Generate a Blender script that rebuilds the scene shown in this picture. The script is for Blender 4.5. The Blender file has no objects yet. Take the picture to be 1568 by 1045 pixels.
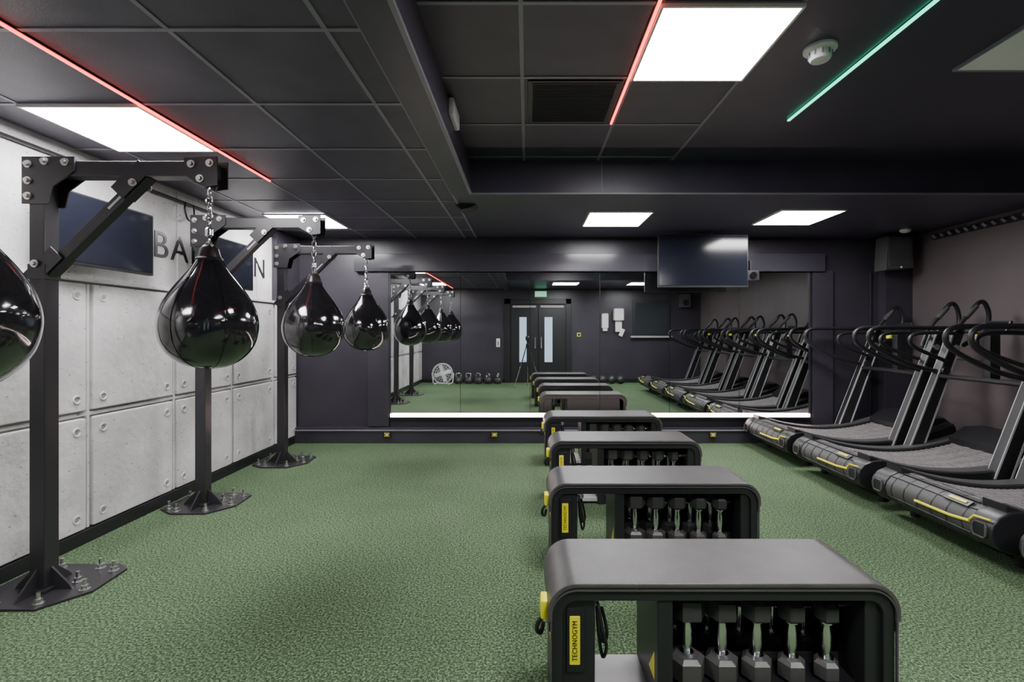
import bpy, bmesh, math, random
from mathutils import Vector, Matrix
random.seed(3)
S=bpy.context.scene; C=S.collection

# ------------------------------------------------------------------ materials
def mat(name,col,rough=.5,metal=0.0,var=0.0,nscale=8,bump=0.0,bscale=60,spec=.5,coat=0.0,bdist=.002,bdet=4,bvec=None):
    m=bpy.data.materials.new(name); m.use_nodes=True
    nt=m.node_tree; b=nt.nodes['Principled BSDF']
    b.inputs['Base Color'].default_value=(*col,1); b.inputs['Roughness'].default_value=rough
    b.inputs['Metallic'].default_value=metal; b.inputs['Specular IOR Level'].default_value=spec
    b.inputs['Coat Weight'].default_value=coat
    tc=nt.nodes.new('ShaderNodeTexCoord')
    if var>0:
        n=nt.nodes.new('ShaderNodeTexNoise'); n.inputs['Scale'].default_value=nscale; n.inputs['Detail'].default_value=6
        nt.links.new(tc.outputs['Object'],n.inputs['Vector'])
        r=nt.nodes.new('ShaderNodeValToRGB')
        r.color_ramp.elements[0].position=.3; r.color_ramp.elements[1].position=.7
        r.color_ramp.elements[0].color=(*[max(0,c*(1-var)) for c in col],1)
        r.color_ramp.elements[1].color=(*[min(1,c*(1+var)) for c in col],1)
        nt.links.new(n.outputs['Fac'],r.inputs['Fac']); nt.links.new(r.outputs['Color'],b.inputs['Base Color'])
    if bump>0:
        n=nt.nodes.new('ShaderNodeTexNoise'); n.inputs['Scale'].default_value=bscale; n.inputs['Detail'].default_value=bdet
        if bvec:
            mp=nt.nodes.new('ShaderNodeMapping'); mp.inputs['Scale'].default_value=bvec
            nt.links.new(tc.outputs['Object'],mp.inputs['Vector']); nt.links.new(mp.outputs['Vector'],n.inputs['Vector'])
        else: nt.links.new(tc.outputs['Object'],n.inputs['Vector'])
        bp=nt.nodes.new('ShaderNodeBump'); bp.inputs['Strength'].default_value=bump; bp.inputs['Distance'].default_value=bdist
        nt.links.new(n.outputs['Fac'],bp.inputs['Height']); nt.links.new(bp.outputs['Normal'],b.inputs['Normal'])
    return m
def emis(name,col,st,base=(.8,.8,.8)):
    m=bpy.data.materials.new(name); m.use_nodes=True
    b=m.node_tree.nodes['Principled BSDF']; b.inputs['Base Color'].default_value=(*base,1)
    b.inputs['Emission Color'].default_value=(*col,1); b.inputs['Emission Strength'].default_value=st
    return m
def turf():
    m=bpy.data.materials.new('turf_green'); m.use_nodes=True
    nt=m.node_tree; b=nt.nodes['Principled BSDF']; b.inputs['Roughness'].default_value=.9
    b.inputs['Specular IOR Level'].default_value=.25
    tc=nt.nodes.new('ShaderNodeTexCoord')
    def noise(s,d):
        n=nt.nodes.new('ShaderNodeTexNoise'); n.inputs['Scale'].default_value=s; n.inputs['Detail'].default_value=d
        nt.links.new(tc.outputs['Object'],n.inputs['Vector']); return n
    big=noise(1.1,3); fine=noise(95,3); tiny=noise(260,2)
    r=nt.nodes.new('ShaderNodeValToRGB'); e=r.color_ramp.elements
    e[0].position=.39; e[0].color=(.012,.025,.011,1); e[1].position=.62; e[1].color=(.26,.36,.21,1)
    k=r.color_ramp.elements.new(.5); k.color=(.077,.130,.060,1)
    mx=nt.nodes.new('ShaderNodeMix'); mx.data_type='FLOAT'; mx.inputs[0].default_value=.45
    nt.links.new(fine.outputs['Fac'],mx.inputs[2]); nt.links.new(tiny.outputs['Fac'],mx.inputs[3])
    nt.links.new(mx.outputs[0],r.inputs['Fac'])
    r2=nt.nodes.new('ShaderNodeValToRGB'); e=r2.color_ramp.elements
    e[0].position=.3; e[0].color=(.76,.78,.76,1); e[1].position=.7; e[1].color=(1,1,1,1)
    nt.links.new(big.outputs['Fac'],r2.inputs['Fac'])
    mm=nt.nodes.new('ShaderNodeMix'); mm.data_type='RGBA'; mm.blend_type='MULTIPLY'; mm.inputs[0].default_value=1
    nt.links.new(r.outputs['Color'],mm.inputs[6]); nt.links.new(r2.outputs['Color'],mm.inputs[7])
    nt.links.new(mm.outputs[2],b.inputs['Base Color'])
    bp=nt.nodes.new('ShaderNodeBump'); bp.inputs['Strength'].default_value=.7; bp.inputs['Distance'].default_value=.01
    nt.links.new(mx.outputs[0],bp.inputs['Height']); nt.links.new(bp.outputs['Normal'],b.inputs['Normal'])
    return m
def concrete(name='white_concrete',col=(.60,.582,.580)):
    m=mat(name,col,.75,var=.22,nscale=2.6,bump=.8,bscale=14,bdist=.010)
    nt=m.node_tree; b=nt.nodes['Principled BSDF']
    tc=[n for n in nt.nodes if n.type=='TEX_COORD'][0]
    v=nt.nodes.new('ShaderNodeTexNoise'); v.inputs['Scale'].default_value=28; v.inputs['Detail'].default_value=2
    mp=nt.nodes.new('ShaderNodeMapping'); mp.inputs['Scale'].default_value=(1,1,2.2)
    nt.links.new(tc.outputs['Object'],mp.inputs['Vector']); nt.links.new(mp.outputs['Vector'],v.inputs['Vector'])
    r=nt.nodes.new('ShaderNodeValToRGB'); r.color_ramp.elements[0].position=.27; r.color_ramp.elements[0].color=(.40,.40,.41,1)
    r.color_ramp.elements[1].position=.34; r.color_ramp.elements[1].color=(1,1,1,1)
    nt.links.new(v.outputs['Fac'],r.inputs['Fac'])
    src=b.inputs['Base Color'].links[0].from_socket
    mm=nt.nodes.new('ShaderNodeMix'); mm.data_type='RGBA'; mm.blend_type='MULTIPLY'; mm.inputs[0].default_value=1
    nt.links.new(src,mm.inputs[6]); nt.links.new(r.outputs['Color'],mm.inputs[7]); nt.links.new(mm.outputs[2],b.inputs['Base Color'])
    return m

TURF=turf(); CONC=concrete(); CONC2=concrete('concrete_joint',(.31,.30,.30))
WALL=mat('dark_wall_paint',(.038,.033,.045),.34,var=.15,nscale=2,bump=.15,bscale=90)
PELM=mat('satin_pelmet_paint',(.046,.042,.054),.20)
RWALL=mat('brown_grey_paint',(.100,.080,.083),.5,var=.15,nscale=2,bump=.2,bscale=60)
CEIL=mat('dark_ceiling_paint',(.052,.045,.070),.36,var=.15,nscale=3,bump=.15,bscale=120)
TILE=mat('ceiling_tile',(.054,.047,.070),.44,var=.15,nscale=6,bump=.4,bscale=160)
GRID=mat('ceiling_grid_metal',(.21,.20,.24),.4)
BLACK=mat('black_paint',(.012,.012,.014),.4)
BLACKG=mat('black_gloss',(.008,.008,.010),.12)
STEEL=mat('powder_coated_steel',(.032,.030,.034),.32,bump=.1,bscale=200,metal=.2)
CHROME=mat('chrome',(.75,.75,.77),.18,metal=1)
BOLT=mat('zinc_bolt',(.62,.61,.6),.3,metal=1)
VINYL=mat('glossy_vinyl',(.010,.009,.011),.10,coat=.8,bump=.55,bscale=5,bdist=.03,spec=.8,bdet=0,bvec=(1.6,1.6,.7))
VINYLM=mat('bag_cap',(.02,.012,.013),.35)
PAD=mat('grey_leather_pad',(.066,.061,.060),.40,var=.15,nscale=9,bump=.5,bscale=200)
DPLAS=mat('dark_plastic',(.015,.015,.017),.38,bump=.15,bscale=250)
MPLAS=mat('grey_plastic',(.062,.060,.060),.5,var=.1,nscale=8,bump=.15,bscale=200)
SLAT=mat('tread_rubber',(.19,.175,.175),.6,var=.2,nscale=20,bump=.4,bscale=80)
YEL=mat('yellow_label',(.78,.72,.01),.45)
IRON=mat('cast_iron_grey',(.088,.086,.082),.34,metal=.3,bump=.3,bscale=90)
DIRON=mat('dark_rubber_iron',(.038,.038,.038),.40,bump=.2,bscale=90)
PLATE=mat('brushed_plate',(.36,.35,.35),.45,var=.1,nscale=12)
WHITE=mat('white_plastic',(.75,.75,.74),.4)
OFFW=mat('light_grey_trim',(.40,.42,.41),.5)
DIFF=mat('unlit_diffuser',(.85,.87,.85),.5)
MIRR=mat('mirror_glass',(.80,.83,.83),.008,metal=1)
SCREEN=mat('tv_screen',(.010,.011,.018),.14)
GLASSD=mat('dark_window_glass',(.03,.035,.04),.08)
LEDW=emis('led_panel',(1,.985,1.0),52)
LEDR=emis('led_red',(1,.07,.05),6)
LEDG=emis('led_green',(.005,.75,.42),4)
LEDP=emis('led_warm_white',(1,.74,.70),16)
DOORW=emis('door_glass_lit',(.55,.75,.95),.9,base=(.2,.25,.3))
EXITG=emis('exit_sign_green',(.05,.8,.35),1.0)

# ------------------------------------------------------------------ mesh builder
def smooth_path(pts,n=6,closed=False):
    P=[Vector(p) for p in pts]; out=[]; L=len(P)
    rng=L if closed else L-1
    for i in range(rng):
        p1=P[i]; p2=P[(i+1)%L]
        p0=P[i-1] if (i>0 or closed) else p1*2-p2
        p3=P[(i+2)%L] if (i+2<L or closed) else p2*2-p1
        for k in range(n):
            t=k/n
            out.append(.5*((2*p1)+(p2-p0)*t+(2*p0-5*p1+4*p2-p3)*t*t+(3*p1-p0-3*p2+p3)*t**3))
    if not closed: out.append(P[-1])
    return out
class MB:
    def __init__(s): s.v=[];s.f=[];s.mi=[];s.mats=[]
    def m(s,mt):
        if mt not in s.mats: s.mats.append(mt)
        return s.mats.index(mt)
    def raw(s,vs,fs,mt):
        o=len(s.v); k=s.m(mt)
        s.v+= [tuple(v) for v in vs]
        for f in fs: s.f.append([i+o for i in f]); s.mi.append(k)
    def bm(s,bm,mt,M=None):
        if M: bm.transform(M)
        bm.verts.index_update()
        s.raw([v.co[:] for v in bm.verts],[[v.index for v in f.verts] for f in bm.faces],mt); bm.free()
    def box(s,c,d,mt,bev=0,rot=None):
        b=bmesh.new(); bmesh.ops.create_cube(b,size=1); b.transform(Matrix.Diagonal((*d,1)))
        if bev>0:
            bmesh.ops.bevel(b,geom=b.edges[:],offset=min(bev,min(d)*.45),segments=2,affect='EDGES',profile=.5)
        M=Matrix.Translation(c)
        if rot is not None: M=M@rot
        s.bm(b,mt,M)
    def b2(s,x0,x1,y0,y1,z0,z1,mt,bev=0):
        s.box(((x0+x1)/2,(y0+y1)/2,(z0+z1)/2),(abs(x1-x0),abs(y1-y0),abs(z1-z0)),mt,bev)
    def cyl(s,p0,p1,r,mt,r1=None,n=16):
        p0=Vector(p0);p1=Vector(p1); r1=r if r1 is None else r1
        d=(p1-p0).normalized(); a=d.orthogonal().normalized(); b=d.cross(a)
        vs=[];
        for p,rr in((p0,r),(p1,r1)):
            for i in range(n):
                t=2*math.pi*i/n; vs.append(p+a*math.cos(t)*rr+b*math.sin(t)*rr)
        fs=[[i,(i+1)%n,n+(i+1)%n,n+i] for i in range(n)]+[list(range(n))[::-1],list(range(n,2*n))]
        s.raw(vs,fs,mt)
    def tube(s,pts,r,mt,n=10,closed=False,sm=0):
        P=smooth_path(pts,sm,closed) if sm else [Vector(p) for p in pts]
        L=len(P); vs=[]; a=None
        for i in range(L):
            if closed: d=(P[(i+1)%L]-P[i-1]).normalized()
            else: d=(P[min(i+1,L-1)]-P[max(i-1,0)]).normalized()
            if a is None: a=d.orthogonal().normalized()
            else:
                a=(a-d*a.dot(d)); a.normalize()
            b=d.cross(a)
            for k in range(n):
                t=2*math.pi*k/n; vs.append(P[i]+a*math.cos(t)*r+b*math.sin(t)*r)
        fs=[]
        for i in range(L if closed else L-1):
            j=(i+1)%L
            for k in range(n): fs.append([i*n+k,i*n+(k+1)%n,j*n+(k+1)%n,j*n+k])
        if not closed: fs+= [list(range(n))[::-1],list(range((L-1)*n,L*n))]
        s.raw(vs,fs,mt)
    def prism(s,poly,ax,a0,a1,mt,bev=0):
        def P(u,v,w): return {'y':(u,w,v),'x':(w,u,v),'z':(u,v,w)}[ax]
        n=len(poly); vs=[P(u,v,a0) for u,v in poly]+[P(u,v,a1) for u,v in poly]
        fs=[[i,(i+1)%n,n+(i+1)%n,n+i] for i in range(n)]+[list(range(n))[::-1],list(range(n,2*n))]
        if bev>0:
            b=bmesh.new(); V=[b.verts.new(v) for v in vs]
            F=[b.faces.new([V[i] for i in f]) for f in fs]
            es=list({e for f in F[-2:] for e in f.edges})
            bmesh.ops.recalc_face_normals(b,faces=b.faces[:])
            bmesh.ops.bevel(b,geom=es,offset=bev,segments=2,affect='EDGES',profile=.5)
            s.bm(b,mt)
        else: s.raw(vs,fs,mt)
    def lathe(s,prof,c,mt,n=32,M=None):
        vs=[];fs=[]
        for r,z in prof:
            for i in range(n):
                t=2*math.pi*i/n
                p=Vector((r*math.cos(t),r*math.sin(t),z))
                if M: p=M@p
                vs.append(p+Vector(c))
        for j in range(len(prof)-1):
            for i in range(n): fs.append([j*n+i,j*n+(i+1)%n,(j+1)*n+(i+1)%n,(j+1)*n+i])
        fs+= [list(range(n))[::-1],list(range((len(prof)-1)*n,len(prof)*n))]
        s.raw(vs,fs,mt)
    def ball(s,c,r,mt,sc=(1,1,1)):
        b=bmesh.new(); bmesh.ops.create_uvsphere(b,u_segments=20,v_segments=14,radius=r)
        s.bm(b,mt,Matrix.Translation(c)@Matrix.Diagonal((*sc,1)))
    def mesh(s,name):
        me=bpy.data.meshes.new(name); me.from_pydata(s.v,[],s.f)
        for mt in s.mats: me.materials.append(mt)
        for p,k in zip(me.polygons,s.mi): p.material_index=k
        b=bmesh.new(); b.from_mesh(me); bmesh.ops.recalc_face_normals(b,faces=b.faces[:]); b.to_mesh(me); b.free()
        me.shade_smooth(); me.set_sharp_from_angle(angle=math.radians(35)); me.update()
        return me
    def build(s,name,loc=(0,0,0),parent=None,rz=0):
        return place(s.mesh(name),name,loc,parent,rz)
def place(me,name,loc=(0,0,0),parent=None,rz=0):
    o=bpy.data.objects.new(name,me); C.objects.link(o); o.location=loc; o.rotation_euler[2]=rz
    w=o.modifiers.new('wn','WEIGHTED_NORMAL'); w.keep_sharp=True; w.weight=100
    if parent: o.parent=parent
    return o
def empty(name,loc=(0,0,0)):
    o=bpy.data.objects.new(name,None); C.objects.link(o); o.location=loc; o.empty_display_size=.1; return o
def text_mesh(txt,size_w,size_h,mt,M,thick=.004,thin=0):
    cu=bpy.data.curves.new('t','FONT'); cu.body=txt; cu.extrude=.01; cu.offset=-thin; cu.space_character=1.12
    o=bpy.data.objects.new('t',cu); C.objects.link(o); bpy.context.view_layer.update()
    me=bpy.data.meshes.new_from_object(o.evaluated_get(bpy.context.evaluated_depsgraph_get()))
    bpy.data.objects.remove(o); xs=[v.co.x for v in me.vertices]; ys=[v.co.y for v in me.vertices]
    x0,x1,y0,y1=min(xs),max(xs),min(ys),max(ys)
    for v in me.vertices:
        v.co=M@Vector(((v.co.x-x0)/(x1-x0)*size_w,(v.co.y-y0)/(y1-y0)*size_h,(v.co.z+.01)/.02*thick))
    me.materials.clear(); me.materials.append(mt); me.update(); return me
RX=lambda a:Matrix.Rotation(a,4,'X'); RY=lambda a:Matrix.Rotation(a,4,'Y'); RZ=lambda a:Matrix.Rotation(a,4,'Z')

# ------------------------------------------------------------------ room shell
XL,XR,YF,YB=-2.86,4.63,-1.15,5.93
ZC,ZR=2.505,2.75
b=MB(); b.b2(XL-.1,XR+.1,YF-.1,YB+.1,-.1,0,TURF); b.build('floor')
b=MB()
b.b2(XL,-.62,YF,YB,ZC,ZC+.1,TILE)
b.b2(-.62,-.47,YF,3.93,2.475,ZR+.1,CEIL)
b.b2(-.62,XR,3.98,YB,ZC,ZR+.1,CEIL)
b.b2(-.62,XR,3.93,3.98,2.475,ZR+.1,CEIL,.004)
b.b2(-.47,XR,YF,1.0,ZC,ZR+.1,CEIL)
b.b2(-.47,1.17,1.0,3.93,ZR,ZR+.1,TILE)
b.b2(1.17,XR,1.0,3.93,ZR,ZR+.1,CEIL)
b.build('ceiling')
b=MB(); t=.010
for x in(-2.57,-1.97,-1.37,-.77,-.63): b.b2(x-t,x+t,YF,YB,ZC-.004,ZC,GRID)
b.b2(XL,XL+.02,YF,YB,ZC-.004,ZC,GRID)
y=2.44-6*.6
while y<YB:
    if y>YF+.02: b.b2(XL,-.63,y-t,y+t,ZC-.0045,ZC,GRID)
    y+=.6
for x in(-.03,.57,1.17): b.b2(x-t,x+t,1.0,3.93,ZR-.004,ZR,GRID)
for y in(1.45,2.05,2.65,3.25,3.85): b.b2(-.47,1.17,y-t,y+t,ZR-.0045,ZR,GRID)
b.b2(-.475,-.455,1.0,3.93,2.470,2.49,GRID)
b.b2(-.47,XR,3.918,3.932,2.470,2.482,GRID)
b.b2(.60,.605,3.924,3.93,2.49,ZR,GRID)
b.build('ceiling_grid')

b=MB(); b.b2(XL-.1,XL,YF-.1,YB+.1,0,2.9,CONC)
b.b2(XL-.01,XL+.004,YF,YB,.088,1.672,CONC2)
ys=[3.12+.755*k for k in range(-6,5)]
for i in range(len(ys)-1):
    a,c=max(ys[i],YF)+.024,min(ys[i+1],YB)-.024
    if c-a<.1: continue
    for z0,z1 in((.09,.80),(.845,1.66)):
        b.b2(XL-.01,XL+.036,a,c,z0,z1,CONC,.012)
        for yy in(a+.07,c-.07):
            for zz in(z0+.08,z1-.08):
                b.tube([(XL+.037,yy+.024*math.cos(q*math.pi/6),zz+.024*math.sin(q*math.pi/6)) for q in range(12)],.006,CONC,6,True)
                b.cyl((XL+.030,yy,zz),(XL+.0375,yy,zz),.015,CONC2,n=12)
for yv in ys:
    if YF<yv<YB: b.b2(XL-.01,XL+.024,yv-.010,yv+.010,.09,1.66,CONC,.004)
b.b2(XL-.01,XL+.05,YF,YB,1.672,1.70,CONC,.006)
b.b2(XL-.01,XL+.022,YF,YB,.812,.833,CONC,.004)
for yv in(2.45,3.95,5.1): b.b2(XL-.01,XL+.006,yv-.01,yv+.01,1.70,ZC,CONC,.002)
b.build('wall_left')
b=MB(); b.b2(XL,XL+.06,5.40,YB,1.70,ZC,WALL,.004); b.build('wall_corner_boxing')
b=MB(); b.b2(XR,XR+.1,YF-.1,YB+.1,0,2.9,RWALL); b.b2(XR-.006,XR,YF,YB,1.05,1.06,BLACK); b.build('wall_right')
b=MB(); b.b2(XL-.1,XR+.1,YB,YB+.1,0,2.9,WALL)
b.b2(-1.95,-1.69,YB-.05,YB,0.2,2.10,WALL,.004)
b.b2(3.47,3.72,YB-.05,YB,0.2,2.10,WALL,.004)
b.b2(-2.1,3.6,YB-.09,YB,2.085,2.30,PELM,.006)
b.b2(4.30,XR,YB-.12,YB,0,ZC,WALL,.006)
b.build('wall_back')
b=MB(); b.b2(XL-.1,XR+.1,YF-.1,YF,0,2.9,WALL); b.build('wall_front')
b=MB(); b.b2(XL,XR,YB-.07,YB,0,.19,WALL,.005); b.b2(XL,XR,YB-.085,YB,.15,.165,GRID,.003); b.build('baseboard_back')
b=MB(); b.b2(XL,XL+.045,YF,YB-.09,0,.085,BLACK,.004); b.build('baseboard_left')
b=MB(); b.b2(XR-.02,XR,YF,YB-.13,0,.10,BLACK,.004); b.build('baseboard_right')
b=MB(); b.b2(XL+.05,XR-.03,YF,YF+.02,0,.10,BLACK,.004); b.build('baseboard_front')

# mirror
b=MB(); w=.85; x0=-1.67
for i in range(6): b.b2(x0+i*w+.0025,x0+(i+1)*w-.0025,YB-.035,YB-.02,.355,2.075,MIRR)
b.b2(x0-.02,x0+6*w+.02,YB-.02,YB,.33,2.085,BLACK)
b.b2(x0-.02,x0,YB-.045,YB-.02,.33,2.085,STEEL); b.b2(x0+6*w,x0+6*w+.02,YB-.045,YB-.02,.33,2.085,STEEL)
b.build('wall_mirror')
b=MB(); b.b2(x0,x0+6*w,YB-.065,YB-.042,.318,.358,LEDP,.006); b.b2(x0,x0+6*w,YB-.08,YB-.001,.30,.318,STEEL); b.build('led_strip_light')

# ------------------------------------------------------------------ ceiling lights
def panel(x,y,z,mt=LEDW,name='ceiling_panel_light'):
    q=MB(); q.b2(x,x+.59,y,y+.59,z-.012,z,mt)
    for a in((x-.012,x,y-.012,y+.602),(x+.59,x+.602,y-.012,y+.602),(x,x+.59,y-.012,y),(x,x+.59,y+.59,y+.602)):
        q.b2(*a,z-.015,z,GRID if mt is DIFF else WHITE)
    q.build(name)
panel(-2.565,2.445,ZC-.004); panel(-2.565,4.70,ZC-.004); panel(-2.565,.05,ZC-.004)
panel(.58,2.06,ZR-.004); panel(.6,4.62,ZC); panel(2.4,4.55,ZC); panel(.6,.05,ZC); panel(2.4,.05,ZC)
panel(2.27,1.97,ZR,DIFF,'unlit_ceiling_panel')
def led(x,y0,y1,z,mt,name,h=.006):
    q=MB(); q.b2(x-h,x+h,y0,y1,z-.012,z-.003,mt); q.b2(x-.011,x+.011,y0,y1,z-.003,z,STEEL); q.build(name)
led(-1.95,-.8,3.66,ZC-.0045,LEDR,'red_led_strip',.005); led(.555,1.0,3.22,ZR-.0045,LEDR,'red_led_strip'); led(1.715,1.0,3.18,ZR,LEDG,'green_led_strip',.007)
b=MB(); b.lathe([(.075,0),(.075,-.012),(.066,-.02),(.05,-.022),(.05,-.05),(.042,-.062),(.02,-.066)],(1.44,2.38,ZR),WHITE,28)
for i in range(10):
    t=i*math.pi/5; b.box((1.44+.052*math.cos(t),2.38+.052*math.sin(t),ZR-.036),(.004,.006,.024),GRID,rot=RZ(t))
b.build('smoke_detector')
b=MB(); b.b2(0,.53,2.68,3.22,ZR-.008,ZR,STEEL,.002)
b.b2(.02,.51,2.70,3.20,ZR-.011,ZR-.008,STEEL)
for i in range(23): b.box((.265,2.72+i*.021,ZR-.0125),(.47,.012,.002),STEEL,rot=RX(.12))
b.build('air_vent_grille')
b=MB(); b.b2(-.47,-.435,2.85,3.10,2.64,2.74,WHITE,.01); b.build('emergency_light')
b=MB(); b.prism([(-.66,ZC),(-.46,ZC),(-.50,ZC-.03),(-.60,ZC-.05)],'y',4.35,4.5,DPLAS,.004); b.build('ceiling_motion_sensor')
b=MB(); b.b2(XR-.03,XR,3.6,5.5,2.40,2.46,BLACK,.003)
for i in range(19): b.box((XR-.035,3.66+i*.1,2.43),(.02,.05,.025),GRID,rot=RX(.7))
b.build('linear_air_diffuser')

# ------------------------------------------------------------------ televisions
def tv_left(y0,y1):
    q=MB(); x=-2.70; z0,z1=1.755,2.19
    q.b2(x-.04,x,y0,y1,z0,z1,BLACK,.006); q.b2(x,x+.002,y0+.012,y1-.012,z0+.02,z1-.012,SCREEN)
    yc=(y0+y1)/2; q.b2(XL+.005,x-.04,yc-.05,yc+.05,1.9,2.05,STEEL,.004); q.b2(XL,XL+.015,yc-.12,yc+.12,1.85,2.10,STEEL)
    q.b2(x-.06,x-.03,yc-.15,yc+.15,1.84,2.12,DPLAS,.01)
    q.build('wall_television')
tv_left(2.74,3.49); tv_left(4.08,4.76)
b=MB(); b.b2(1.50,2.54,5.56,5.60,1.865,2.475,BLACK,.006); b.b2(1.512,2.528,5.557,5.561,1.89,2.463,SCREEN)
b.b2(1.75,2.29,5.60,5.64,1.95,2.3,DPLAS,.01); b.b2(1.95,2.09,5.64,YB-.092,2.15,2.28,STEEL,.004); b.b2(1.98,2.06,5.56,5.64,2.45,2.475,STEEL)
b.build('television')
b=MB(); b.b2(2.58,2.74,5.70,5.835,1.96,2.08,DPLAS,.012); b.cyl((2.66,5.70,2.02),(2.66,5.685,2.02),.04,BLACKG); b.b2(2.65,2.67,5.76,5.84,2.06,2.2,STEEL)
b.build('wall_camera')
b=MB(); b.prism([(4.14,2.07),(4.46,2.09),(4.45,2.46),(4.16,2.46)],'y',5.58,5.78,MPLAS,.01)
b.b2(4.17,4.43,5.573,5.583,2.12,2.44,MPLAS,.004); b.cyl((4.31,5.575,2.10),(4.31,5.57,2.10),.012,WHITE)
b.b2(4.32,4.40,5.78,YB-.121,2.2,2.35,STEEL)
b.build('wall_speaker')
b=MB(); b.lathe([(.055,0),(.055,-.015),(.035,-.03),(.02,-.035)],(4.26,5.45,ZC),WHITE,20); b.build('ceiling_sensor')
b=MB(); b.tube([(4.2,YB-.012,2.08),(4.2,YB-.012,1.3),(4.2,YB-.012,.20)],.012,BLACK,8); b.build('cable_conduit')
b=MB(); b.tube([(XL+.02,YF,2.42),(XL+.02,2.0,2.42),(XL+.02,5.38,2.42)],.012,STEEL,8)
b.tube([(XL+.03,4.0,2.42),(XL+.05,3.96,2.36),(XL+.05,4.0,2.28),(XL+.04,4.08,2.3),(XL+.03,4.1,2.42)],.007,BLACK,8,sm=4); b.build('wall_cable_run')
for x in(-1.7,-.4,2.24):
    b=MB(); b.b2(x-.045,x+.045,YB-.095,YB-.085,.075,.145,BLACK,.003)
    b.tube([(x-.03,YB-.097,.09),(x+.03,YB-.097,.09),(x+.03,YB-.097,.13),(x-.03,YB-.097,.13)],.003,YEL,6,True)
    b.b2(x-.018,x+.018,YB-.099,YB-.095,.1,.12,WHITE); b.build('power_socket')
M=Matrix(((0,0,1,XL+.001),(1,0,0,3.70),(0,1,0,1.93),(0,0,0,1)))
place(text_mesh('BARBICAN',1.54,.205,BLACK,M,.006,.005),'wall_lettering')

# ------------------------------------------------------------------ punching bag stands
def stand_mesh():
    q=MB(); h=.04
    q.b2(-h,h,-h,h,.01,2.25,STEEL,.006)
    q.b2(-h,.90,-h,h,2.175,2.255,STEEL,.006)
    for s in(-1,1):
        y0,y1=(s*h,s*(h+.008))
        q.prism([(-.07,2.275),(.20,2.275),(.20,2.20),(.09,2.12),(.07,2.03),(-.07,2.03)],'y',y0,y1,STEEL,.001)
        q.prism([(.76,2.27),(.93,2.275),(.93,2.13),(.86,2.12),(.76,2.18)],'y',y0,y1,STEEL,.001)
        for x,z in((-.035,2.235),(.05,2.25),(.155,2.245),(-.035,2.15),(-.035,2.07),(.80,2.235),(.895,2.24),(.845,2.16),(.0,1.72),(.50,2.14)):
            q.cyl((x,s*(h+.008),z),(x,s*(h+.014),z),.02,BOLT,n=20); q.cyl((x,s*(h+.014),z),(x,s*(h+.026),z),.012,BOLT,n=6)
    a=Vector((.02,0,1.67)); c=Vector((.54,0,2.19)); d=c-a; L=d.length; ang=math.atan2(d.z,d.x)
    q.box((a+c)/2,(L,.055,.055),STEEL,.004,RY(-ang))
    for s in(-1,1):
        q.box(a+Vector((.01,s*.038,.04)),(.20,.006,.085),STEEL,.001,RY(-ang)); q.box(c+Vector((-.06,s*.038,-.03)),(.2,.006,.085),STEEL,.001,RY(-ang))
        q.box(a+(c-a)*.72+Vector((0,s*.029,0)),(.10,.003,.012),OFFW,0,RY(-ang))
    q.b2(-.045,.045,-.045,.045,1.64,1.72,STEEL,.004)
    q.b2(.84,.88,-.008,.008,2.12,2.18,STEEL,.002)
    q.prism([(-.26,-.10),(-.12,-.19),(.14,-.19),(.27,-.02),(.25,.22),(.18,.27),(-.18,.27),(-.26,.18)],'z',0,.012,STEEL,.002)
    for dx,dy in((1,0),(-1,0),(0,1),(0,-1)):
        poly=[(h,.012),(.15,.012),(.13,.04),(h,.13)]
        if dx: q.prism([(dx*u,v) for u,v in poly],'y',-.005,.005,STEEL)
        else: q.prism([(dy*u,v) for u,v in poly],'x',-.005,.005,STEEL)
    q.b2(-.06,.06,-.06,.06,.012,.03,STEEL,.003)
    for x,y in((-.20,-.09),(-.10,-.15),(.11,-.14),(.22,-.01),(.20,.19),(.10,.22),(-.12,.22),(-.20,.14),(.11,.07)):
        q.cyl((x,y,.012),(x,y,.016),.024,BOLT); q.cyl((x,y,.016),(x,y,.036),.017,BOLT,n=6); q.cyl((x,y,.034),(x,y,.068),.009,BOLT,n=10)
    return q.mesh('punching_bag_stand')
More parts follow.
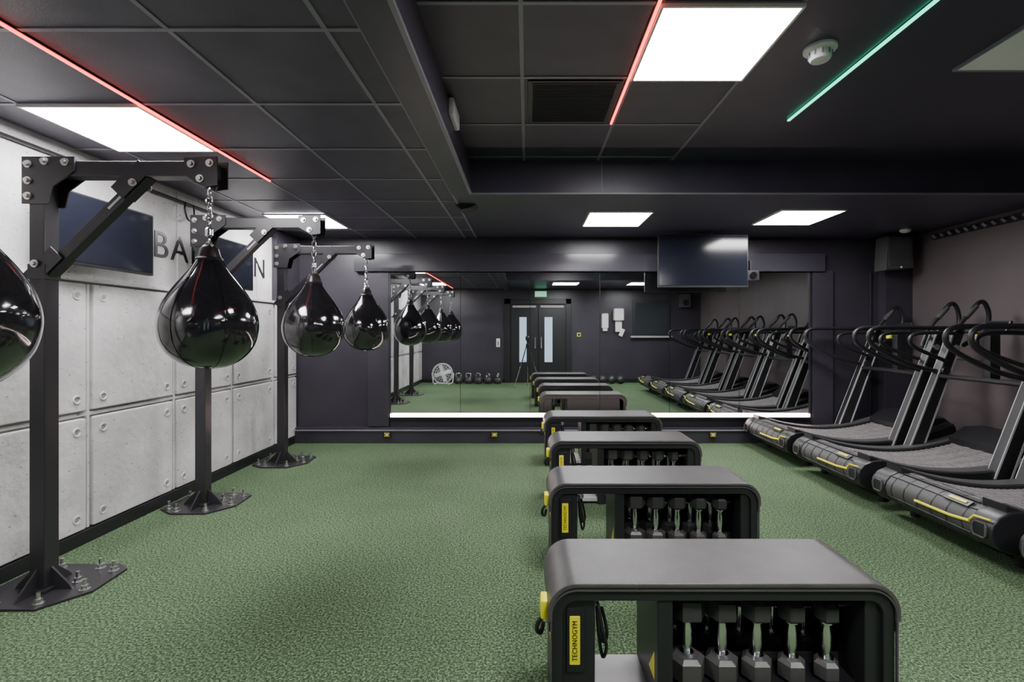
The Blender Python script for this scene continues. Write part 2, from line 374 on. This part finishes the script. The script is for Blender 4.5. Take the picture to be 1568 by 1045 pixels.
def bag_mesh(R):
    q=MB()
    prof=[(0.001,1.160),(.075,1.168),(.14,1.19),(.195,1.23),(.235,1.285),(.254,1.35),(.255,1.41),(.236,1.48),(.200,1.545),(.155,1.605),(.110,1.66),(.078,1.705),(.060,1.74)]
    k=R/.255; P=smooth_path([(r*k,0,z) for r,z in prof],4)
    q.lathe([(max(p.x,.0005),p.z) for p in P],(0,0,0),VINYL,48)
    q.lathe([(.066*k,1.725),(.058*k,1.75),(.048*k,1.785),(.028,1.80),(.01,1.803)],(0,0,0),VINYLM,24)
    q.lathe([(.068*k,1.722),(.072*k,1.730),(.066*k,1.738)],(0,0,0),BLACK,24)
    for j in range(6):
        t=j*math.pi/3+.3
        q.tube([(math.cos(t)*(p.x+.0005),math.sin(t)*(p.x+.0005),p.z) for p in P],.0022,BLACKG,6)
    def link(z,rot,h=.028,w=.014,r=.0045):
        pts=[]
        for i in range(12):
            t=2*math.pi*i/12; u=w*math.cos(t); v=h*math.sin(t)
            pts.append((u*math.cos(rot),u*math.sin(rot),z+v))
        q.tube(pts,r,CHROME,6,True)
    link(1.825,0,.034,.024,.006)
    q.lathe([(.012,1.848),(.02,1.855),(.02,1.885),(.011,1.895)],(0,0,0),CHROME,16)
    z=1.915;i=0
    while z<2.08: link(z,(i%2)*math.pi/2+.3); z+=.040;i+=1
    link(2.095,.0,.034,.022,.006)
    for j in range(3):
        t=j*2.09+.4; q.tube([(.045*math.cos(t),.045*math.sin(t),1.76),(.03*math.cos(t),.03*math.sin(t),1.80),(.004*math.cos(t),.004*math.sin(t),1.825)],.005,CHROME,6)
    return q.mesh('water_punching_bag')
sm=stand_mesh()
for v in sm.vertices: v.co.z*=.989
for y,R in((1.31,.245),(2.52,.226),(3.755,.226),(4.97,.225)):
    place(sm,'punching_bag_stand',(-2.52,y,0)); place(bag_mesh(R),'water_punching_bag',(-1.66,y,0),rz=y*2.1)

# ------------------------------------------------------------------ benches
def arch(x0,x1,zb,zt,R,t,n=10):
    o=[(x0,zb)]
    for i in range(n+1):
        a=math.pi-(math.pi/2)*i/n; o.append((x0+R+R*math.cos(a),zt-R+R*math.sin(a)))
    for i in range(n+1):
        a=math.pi/2-(math.pi/2)*i/n; o.append((x1-R+R*math.cos(a),zt-R+R*math.sin(a)))
    o.append((x1,zb)); r=R-t
    o.append((x1-t,zb))
    for i in range(n+1):
        a=(math.pi/2)*i/n; o.append((x1-R+r*math.cos(a),zt-R+r*math.sin(a)))
    for i in range(n+1):
        a=math.pi/2+(math.pi/2)*i/n; o.append((x0+R+r*math.cos(a),zt-R+r*math.sin(a)))
    o.append((x0+t,zb)); return o
def bench_mesh():
    q=MB()
    q.prism(arch(0,1.19,.375,.505,.10,.018),'y',0,.36,PAD,.007)
    q.prism(arch(.006,1.184,.34,.488,.094,.012),'y',.006,.354,BLACK,.002)
    q.prism(arch(.014,1.176,0,.479,.088,.040),'y',.012,.348,DPLAS,.006)
    q.prism(arch(.010,1.180,.0,.483,.091,.006),'y',.002,.012,MPLAS,.001)
    q.b2(.05,.165,.03,.33,0.0,.44,DPLAS,.008)
    q.b2(.065,.130,.022,.034,.19,.41,BLACK,.006)
    q.b2(.076,.112,.017,.024,.22,.385,YEL,.006)
    q.tube([(.172,.05,.43),(.178,.03,.40),(.190,.03,.33),(.205,.04,.27),(.195,.06,.22),(.18,.05,.30),(.174,.06,.40)],.006,BLACK,8,sm=4)
    q.tube([(.176,.10,.43),(.200,.09,.36),(.215,.09,.28),(.20,.10,.25),(.182,.10,.34)],.006,DPLAS,8,sm=4)
    q.b2(.166,.20,.04,.14,.405,.43,CHROME,.004)
    q.b2(.165,.40,.03,.33,.02,.05,PLATE,.004)
    q.b2(.375,.428,.02,.34,0,.45,DPLAS,.006)
    q.raw([(.3745,.06,.14),(.3745,.06,.24),(.3745,.14,.14)],[[0,1,2]],YEL)
    q.b2(.42,1.15,.03,.34,0,.12,DPLAS,.005)
    q.b2(.42,1.15,.318,.34,.07,.45,BLACK)
    q.b2(1.085,1.15,.03,.34,0,.45,DPLAS,.006)
    q.b2(.42,1.10,.17,.18,.12,.16,STEEL)
    q.b2(.42,1.10,.02,.03,.07,.135,STEEL,.003)
    q.b2(-.022,.004,.03,.10,.365,.43,YEL,.008)
    q.tube([(-.012,.05,.37),(-.03,.05,.345),(-.034,.06,.315),(-.02,.07,.30),(-.01,.08,.33)],.008,BLACK,8,sm=4)
    q.b2(.01,.03,.02,.10,.30,.34,YEL,.004)
    return q.mesh('bench_frame')
def dumbbells_mesh():
    q=MB()
    def hexhead(c,r,h,mt):
        prof=[(r*.72,-h/2),(r,-h/2+.012),(r,h/2-.012),(r*.72,h/2)]
        q.lathe(prof,c,mt,6)
    for row,(y,n) in enumerate(((.10,5),(.25,5))):
        for i in range(n):
            x=.500+i*.124; R=.064-.005*i; H=.088-.005*i; zb=.121; T=.305-.008*i
            hexhead((x,y,zb+H/2),R,H,IRON if row==0 else DIRON)
            hexhead((x,y,zb+T-H/2),R,H,DIRON)
            q.cyl((x,y,zb+T-.0005),(x,y,zb+T+.001),R*.55,IRON,n=6)
            q.cyl((x,y,zb+H-.003),(x,y,zb+T-H+.003),.014,CHROME); q.lathe([(.014,-.05),(.0185,-.02),(.0185,.02),(.014,.05)],(x,y,zb+T/2),CHROME,14)
            for z in(zb+H,zb+T-H): q.cyl((x,y,z-.008),(x,y,z+.008),.024,CHROME)
    for i in range(5):
        x=.562+i*.124; q.cyl((x-.035,.155,.35),(x+.035,.155,.35),.011,CHROME,n=10); q.cyl((x-.012,.155,.35),(x+.012,.155,.35),.017,CHROME,n=12)
    return q.mesh('dumbbells')
bm_=bench_mesh(); dm=dumbbells_mesh()
TM=Matrix(((0,-1,0,.102),(0,0,-1,.0165),(1,0,0,.235),(0,0,0,1)))
tm=text_mesh('TECHNOGYM',.135,.017,BLACK,TM,.0012)
for x,y in((.066,1.62),(.117,2.70),(.170,3.76),(.165,4.86)):
    e=empty('workout_bench',(x,y,0)); place(bm_,'frame',parent=e); place(dm,'dumbbells',parent=e); place(tm,'label_text',parent=e)

# ------------------------------------------------------------------ curved treadmills
def treadmill_mesh():
    q=MB(); zb=lambda x:.215+.16*((x-.80)/.80)**2
    n=31
    for i in range(n):
        x=.13+i*1.42/(n-1)
        q.box((x,0,zb(x)),(.042,.60,.018),SLAT,.005,RY(-math.atan(.32*(x-.8)/.64)))
        for j in range(9):
            q.box((x+(.008 if j%2 else -.008),-.27+j*.0675,zb(x)+.009),(.026,.05,.005),SLAT,.002,RY(-math.atan(.32*(x-.8)/.64)))
    xs=[.06+i*1.6/16 for i in range(17)]
    q.prism([(x,zb(x)-.012) for x in xs]+[(x,.10) for x in xs[::-1]],'y',-.30,.30,BLACK)
    for s in(-1,1):
        pl=[(x,zb(x)+.028) for x in xs]+[(x,max(.055,zb(x)-.15)) for x in xs[::-1]]
        q.prism(pl,'y',s*.305,s*.455,DPLAS,.012)
        pl=[(x,zb(x)+.034) for x in xs[1:-2]]+[(x,zb(x)+.02) for x in xs[1:-2][::-1]]
        q.prism(pl,'y',s*.325,s*.435,MPLAS,.004)
        for x in(.22,1.55): q.cyl((x,s*.38,0),(x,s*.38,.16),.032,BLACK)
    def prof(g):
        base=[(.15,.340),(.07,.335),(.01,.308),(-.025,.265),(-.035,.222),(-.022,.172),(.02,.132),(.08,.11),(.15,.105)]
        cx,cz=.09,.222
        return [(cx+(x-cx)*(1+g),cz+(z-cz)*(1+g)) for x,z in base]
    q.prism(prof(0),'y',-.335,.335,MPLAS,.004)
    for a,c in((-.475,-.335),(.335,.475)): q.prism(prof(.06),'y',a,c,DPLAS,.014)
    for k in range(6):
        y=-.28+k*.112; q.prism([(x-.0015,z) for x,z in prof(.012)],'y',y-.003,y+.003,BLACK)
    q.tube([(.012,-.33,.310),(.012,.33,.310)],.005,BLACK,6); q.tube([(-.024,-.33,.175),(-.024,.33,.175)],.005,BLACK,6)
    for s in(-1,1):
        y=s*.40
        q.tube([(-.046,y-.042,.205),(-.044,y-.042,.245),(-.036,y-.03,.262),(-.036,y+.03,.262),(-.044,y+.042,.245),(-.046,y+.042,.205),(-.045,y+.03,.185),(-.045,y-.03,.185)],.0065,MPLAS,8,True)
        q.box((-.038,y,.224),(.014,.07,.06),BLACK,.004)
    q.tube([(-.034,-.33,.245),(-.040,-.20,.232),(-.040,.06,.228)],.009,YEL,8)
    q.tube([(-.046,-.345,.262),(-.040,-.365,.290),(-.034,-.46,.296)],.006,YEL,8)
    q.box((.020,-.20,.322),(.05,.17,.010),BLACK,.003,RY(-.55)); q.box((.016,-.20,.329),(.02,.12,.003),YEL,0,RY(-.55))
    q.prism([(1.36,.08),(1.36,.36),(1.50,.46),(1.66,.47),(1.78,.38),(1.82,.20),(1.80,.08)],'y',-.34,.34,DPLAS,.02)
    q.prism([(1.40,0),(1.40,.10),(1.78,.10),(1.78,0)],'y',-.30,.30,BLACK)
    for s in(-1,1):
        y0,y1=s*.395,s*.465
        q.prism([(1.02,.20),(1.16,.20),(1.58,1.36),(1.49,1.40)],'y',y0,y1,DPLAS,.006)
        yo0,yo1=s*.463,s*.470
        for f in(0.0,.93):
            a=(1.02+.14*f,.20); c=(1.49+.09*f,1.40-.04*f)
            q.prism([a,(a[0]+.016,a[1]),(c[0]+.014,c[1]),c],'y',yo0,yo1,OFFW)
            q.prism([a,(a[0]+.016,a[1]),(c[0]+.014,c[1]),c],'y',s*.390,s*.397,OFFW)
        q.cyl((1.37,s*.36,.98),(1.37,s*.48,.98),.035,DPLAS); q.cyl((1.37,s*.478,.98),(1.37,s*.488,.98),.018,YEL)
        q.cyl((1.46,s*.36,1.20),(1.46,s*.485,1.20),.03,CHROME)
        y=s*.43
        q.tube([(1.54,y,1.385),(1.30,y,1.39),(.90,y,1.395),(.74,y,1.385),(.675,y,1.33),(.70,y,1.24),(.85,y,1.14),(1.10,y,1.03),(1.36,y,.965)],.021,DPLAS,12,sm=5)
        q.tube([(1.42,s*.34,1.34),(1.22,s*.34,1.345),(1.05,s*.34,1.33),(1.0,s*.34,1.27),(1.06,s*.34,1.20),(1.30,s*.36,1.10),(1.42,s*.40,1.06)],.018,DPLAS,12,sm=5)
        q.tube([(1.40,s*.37,1.20),(1.46,s*.37,1.36),(1.60,s*.37,1.54),(1.69,s*.37,1.635),(1.745,s*.37,1.62),(1.78,s*.37,1.50),(1.74,s*.38,1.36),(1.56,s*.40,1.22)],.020,DPLAS,12,sm=5)
        q.cyl((1.56,s*.37,1.49),(1.66,s*.37,1.60),.025,MPLAS)
    q.tube([(1.53,-.43,1.37),(1.56,-.2,1.35),(1.56,.2,1.35),(1.53,.43,1.37)],.022,DPLAS,10,sm=4)
    q.tube([(1.33,-.43,.93),(1.36,0,.93),(1.33,.43,.93)],.022,DPLAS,10)
    q.box((1.50,0,1.39),(.03,.22,.13),DPLAS,.012,RY(.45)); q.box((1.484,0,1.395),(.004,.19,.10),SCREEN,0,RY(.45))
    q.b2(1.40,1.50,-.04,.04,.93,1.34,DPLAS,.02)
    q.cyl((1.42,.10,1.28),(1.42,.10,1.33),.03,YEL)
    return q.mesh('curved_treadmill')
tmh=treadmill_mesh()
for y in(5.30,4.24,3.16,2.07,.97): place(tmh,'curved_treadmill',(2.62,y,0))

# ------------------------------------------------------------------ things seen in the mirror (behind the camera)
def door(name,x0,x1,wx0,wx1):
    q=MB(); y=YF
    q.b2(x0,x1,y,y+.05,.005,2.08,BLACK,.004)
    q.b2(wx0,wx1,y+.05,y+.056,.55,1.75,DOORW)
    for a in((wx0-.02,wx0),(wx1,wx1+.02)): q.b2(a[0],a[1],y+.05,y+.062,.53,1.77,STEEL)
    q.b2(x0+.05,x1-.05,y+.05,y+.09,2.0,2.06,PLATE,.006)
    hx=x1-.07 if x0<0 else x0+.07
    q.tube([(hx,y+.05,.9),(hx,y+.10,.92),(hx,y+.10,1.22),(hx,y+.05,1.24)],.012,CHROME,8)
    q.build(name)
door('door_1',-.45,.27,-.22,-.03); door('door_2',.29,1.01,.45,.66)
b=MB(); 
for a in((-.62,-.46),(1.02,1.16)): b.b2(a[0],a[1],YF,YF+.07,0,2.24,BLACK,.005)
b.b2(-.62,1.16,YF,YF+.07,2.10,2.24,BLACK,.005); b.build('trim_1')
b=MB(); b.b2(.2,.5,YF,YF+.03,2.30,2.44,EXITG,.005); b.b2(.19,.51,YF,YF+.02,2.29,2.45,WHITE); b.build('exit_sign')
b=MB(); b.b2(2.80,3.80,YF,YF+.04,1.25,2.2,STEEL,.006); b.b2(2.87,3.73,YF+.04,YF+.045,1.32,2.13,GLASSD)
b.b2(2.75,3.85,YF,YF+.10,1.20,1.25,PLATE,.006); b.build('window_1')
b=MB(); b.b2(1.97,2.15,YF,YF+.12,1.45,1.85,WHITE,.03); b.b2(2.0,2.12,YF+.05,YF+.10,1.38,1.45,WHITE,.005); b.build('soap_dispenser')
b=MB(); b.b2(2.28,2.55,YF,YF+.2,1.65,1.98,WHITE,.04); b.b2(2.33,2.5,YF+.10,YF+.11,1.36,1.66,WHITE); b.box((2.5,YF+.1,1.34),(.10,.012,.20),WHITE,0,RY(.4)); b.build('paper_towel_dispenser')
b=MB(); b.b2(-.84,-.74,YF,YF+.02,.95,1.18,WHITE,.005); b.b2(-.81,-.77,YF+.02,YF+.026,1.0,1.1,GRID); b.build('door_entry_keypad')
b=MB(); b.b2(1.32,1.42,YF,YF+.03,1.23,1.33,YEL,.006); b.b2(1.34,1.40,YF+.03,YF+.035,1.25,1.31,BLACK); b.build('emergency_call_point')
b=MB(); b.b2(4.05,4.30,YF,YF+.2,2.0,2.35,MPLAS,.012); b.cyl((4.175,YF+.2,2.13),(4.175,YF+.205,2.13),.08,BLACK); b.build('wall_speaker')
for i,x in enumerate((1.75,1.97,2.2,2.43)):
    b=MB(); b.ball((0,0,.105),.105,DIRON)
    b.tube([(.1055*math.cos(t*math.pi/12),.1055*math.sin(t*math.pi/12),.105) for t in range(24)],.002,BLACK,5,True)
    b.build('medicine_ball',(x,-.85,0))
def kettlebell():
    q=MB(); q.lathe([(.05,0),(.085,.01),(.11,.055),(.11,.10),(.085,.155),(.045,.175)],(0,0,0),DIRON,24)
    q.tube([(-.045,0,.155),(-.068,0,.21),(-.05,0,.265),(0,0,.278),(.05,0,.265),(.068,0,.21),(.045,0,.155)],.017,CHROME,10,sm=4)
    return q.mesh('kettlebell')
km=kettlebell()
for i in range(5): place(km,'kettlebell',(-1.80+i*.255,-.82,0),rz=.3*i)
b=MB()
for r in(.08,.13,.18,.23,.26): b.tube([(r*math.cos(k*math.pi/16),.05 if r>.2 else .07,.28+r*math.sin(k*math.pi/16)) for k in range(32)],.004 if r<.25 else .010,WHITE,6,True)
for k in range(18):
    t=k*math.pi/9; b.tube([(.03*math.cos(t),.08,.28+.03*math.sin(t)),(.26*math.cos(t),.045,.28+.26*math.sin(t))],.003,WHITE,5)
for k in range(4):
    t=k*math.pi/2+.3; b.box((.12*math.cos(t),.0,.28+.12*math.sin(t)),(.20,.01,.10),WHITE,.003,RY(-t)@RX(.4))
b.cyl((0,-.12,.28),(0,.08,.28),.05,WHITE); b.tube([(-.28,0,.28),(-.25,0,.03),(-.2,.0,.015),(.2,0,.015),(.25,0,.03),(.28,0,.28)],.015,WHITE,8)
b.b2(-.2,-.17,-.15,.15,0,.03,WHITE,.005); b.b2(.17,.2,-.15,.15,0,.03,WHITE,.005)
b.build('floor_fan',(-2.20,-.75,0))
b=MB()
for k in range(3):
    t=k*2*math.pi/3-math.pi/2; c,s_=math.cos(t),math.sin(t)
    b.tube([(.03*c,.03*s_,1.02),(.20*c,.20*s_,.5)],.014,STEEL,8); b.tube([(.20*c,.20*s_,.52),(.37*c,.37*s_,.012)],.010,CHROME,8)
    b.tube([(.02*c,.02*s_,.62),(.16*c,.16*s_,.66)],.006,STEEL,6); b.ball((.37*c,.37*s_,.013),.013,BLACK)
b.cyl((0,0,.60),(0,0,1.15),.012,STEEL); b.lathe([(.03,.98),(.045,1.0),(.045,1.05),(.02,1.07)],(0,0,0),BLACK,16)
b.lathe([(.02,1.13),(.05,1.15),(.055,1.18),(.055,1.23),(.04,1.25)],(0,0,0),DPLAS,20)
b.build('camera_tripod',(0,-.06,0))

# ------------------------------------------------------------------ camera, world
w=bpy.data.worlds.new('world'); S.world=w; w.use_nodes=True
w.node_tree.nodes['Background'].inputs[0].default_value=(.5,.5,.55,1); w.node_tree.nodes['Background'].inputs[1].default_value=.05
cd=bpy.data.cameras.new('camera'); co=bpy.data.objects.new('camera',cd); C.objects.link(co)
co.location=(0,0,1.35); co.rotation_euler=(math.pi/2,0,0); cd.sensor_width=36; cd.lens=16.99
cd.shift_x=-.0153; cd.shift_y=-.0087; cd.clip_start=.02
S.camera=co
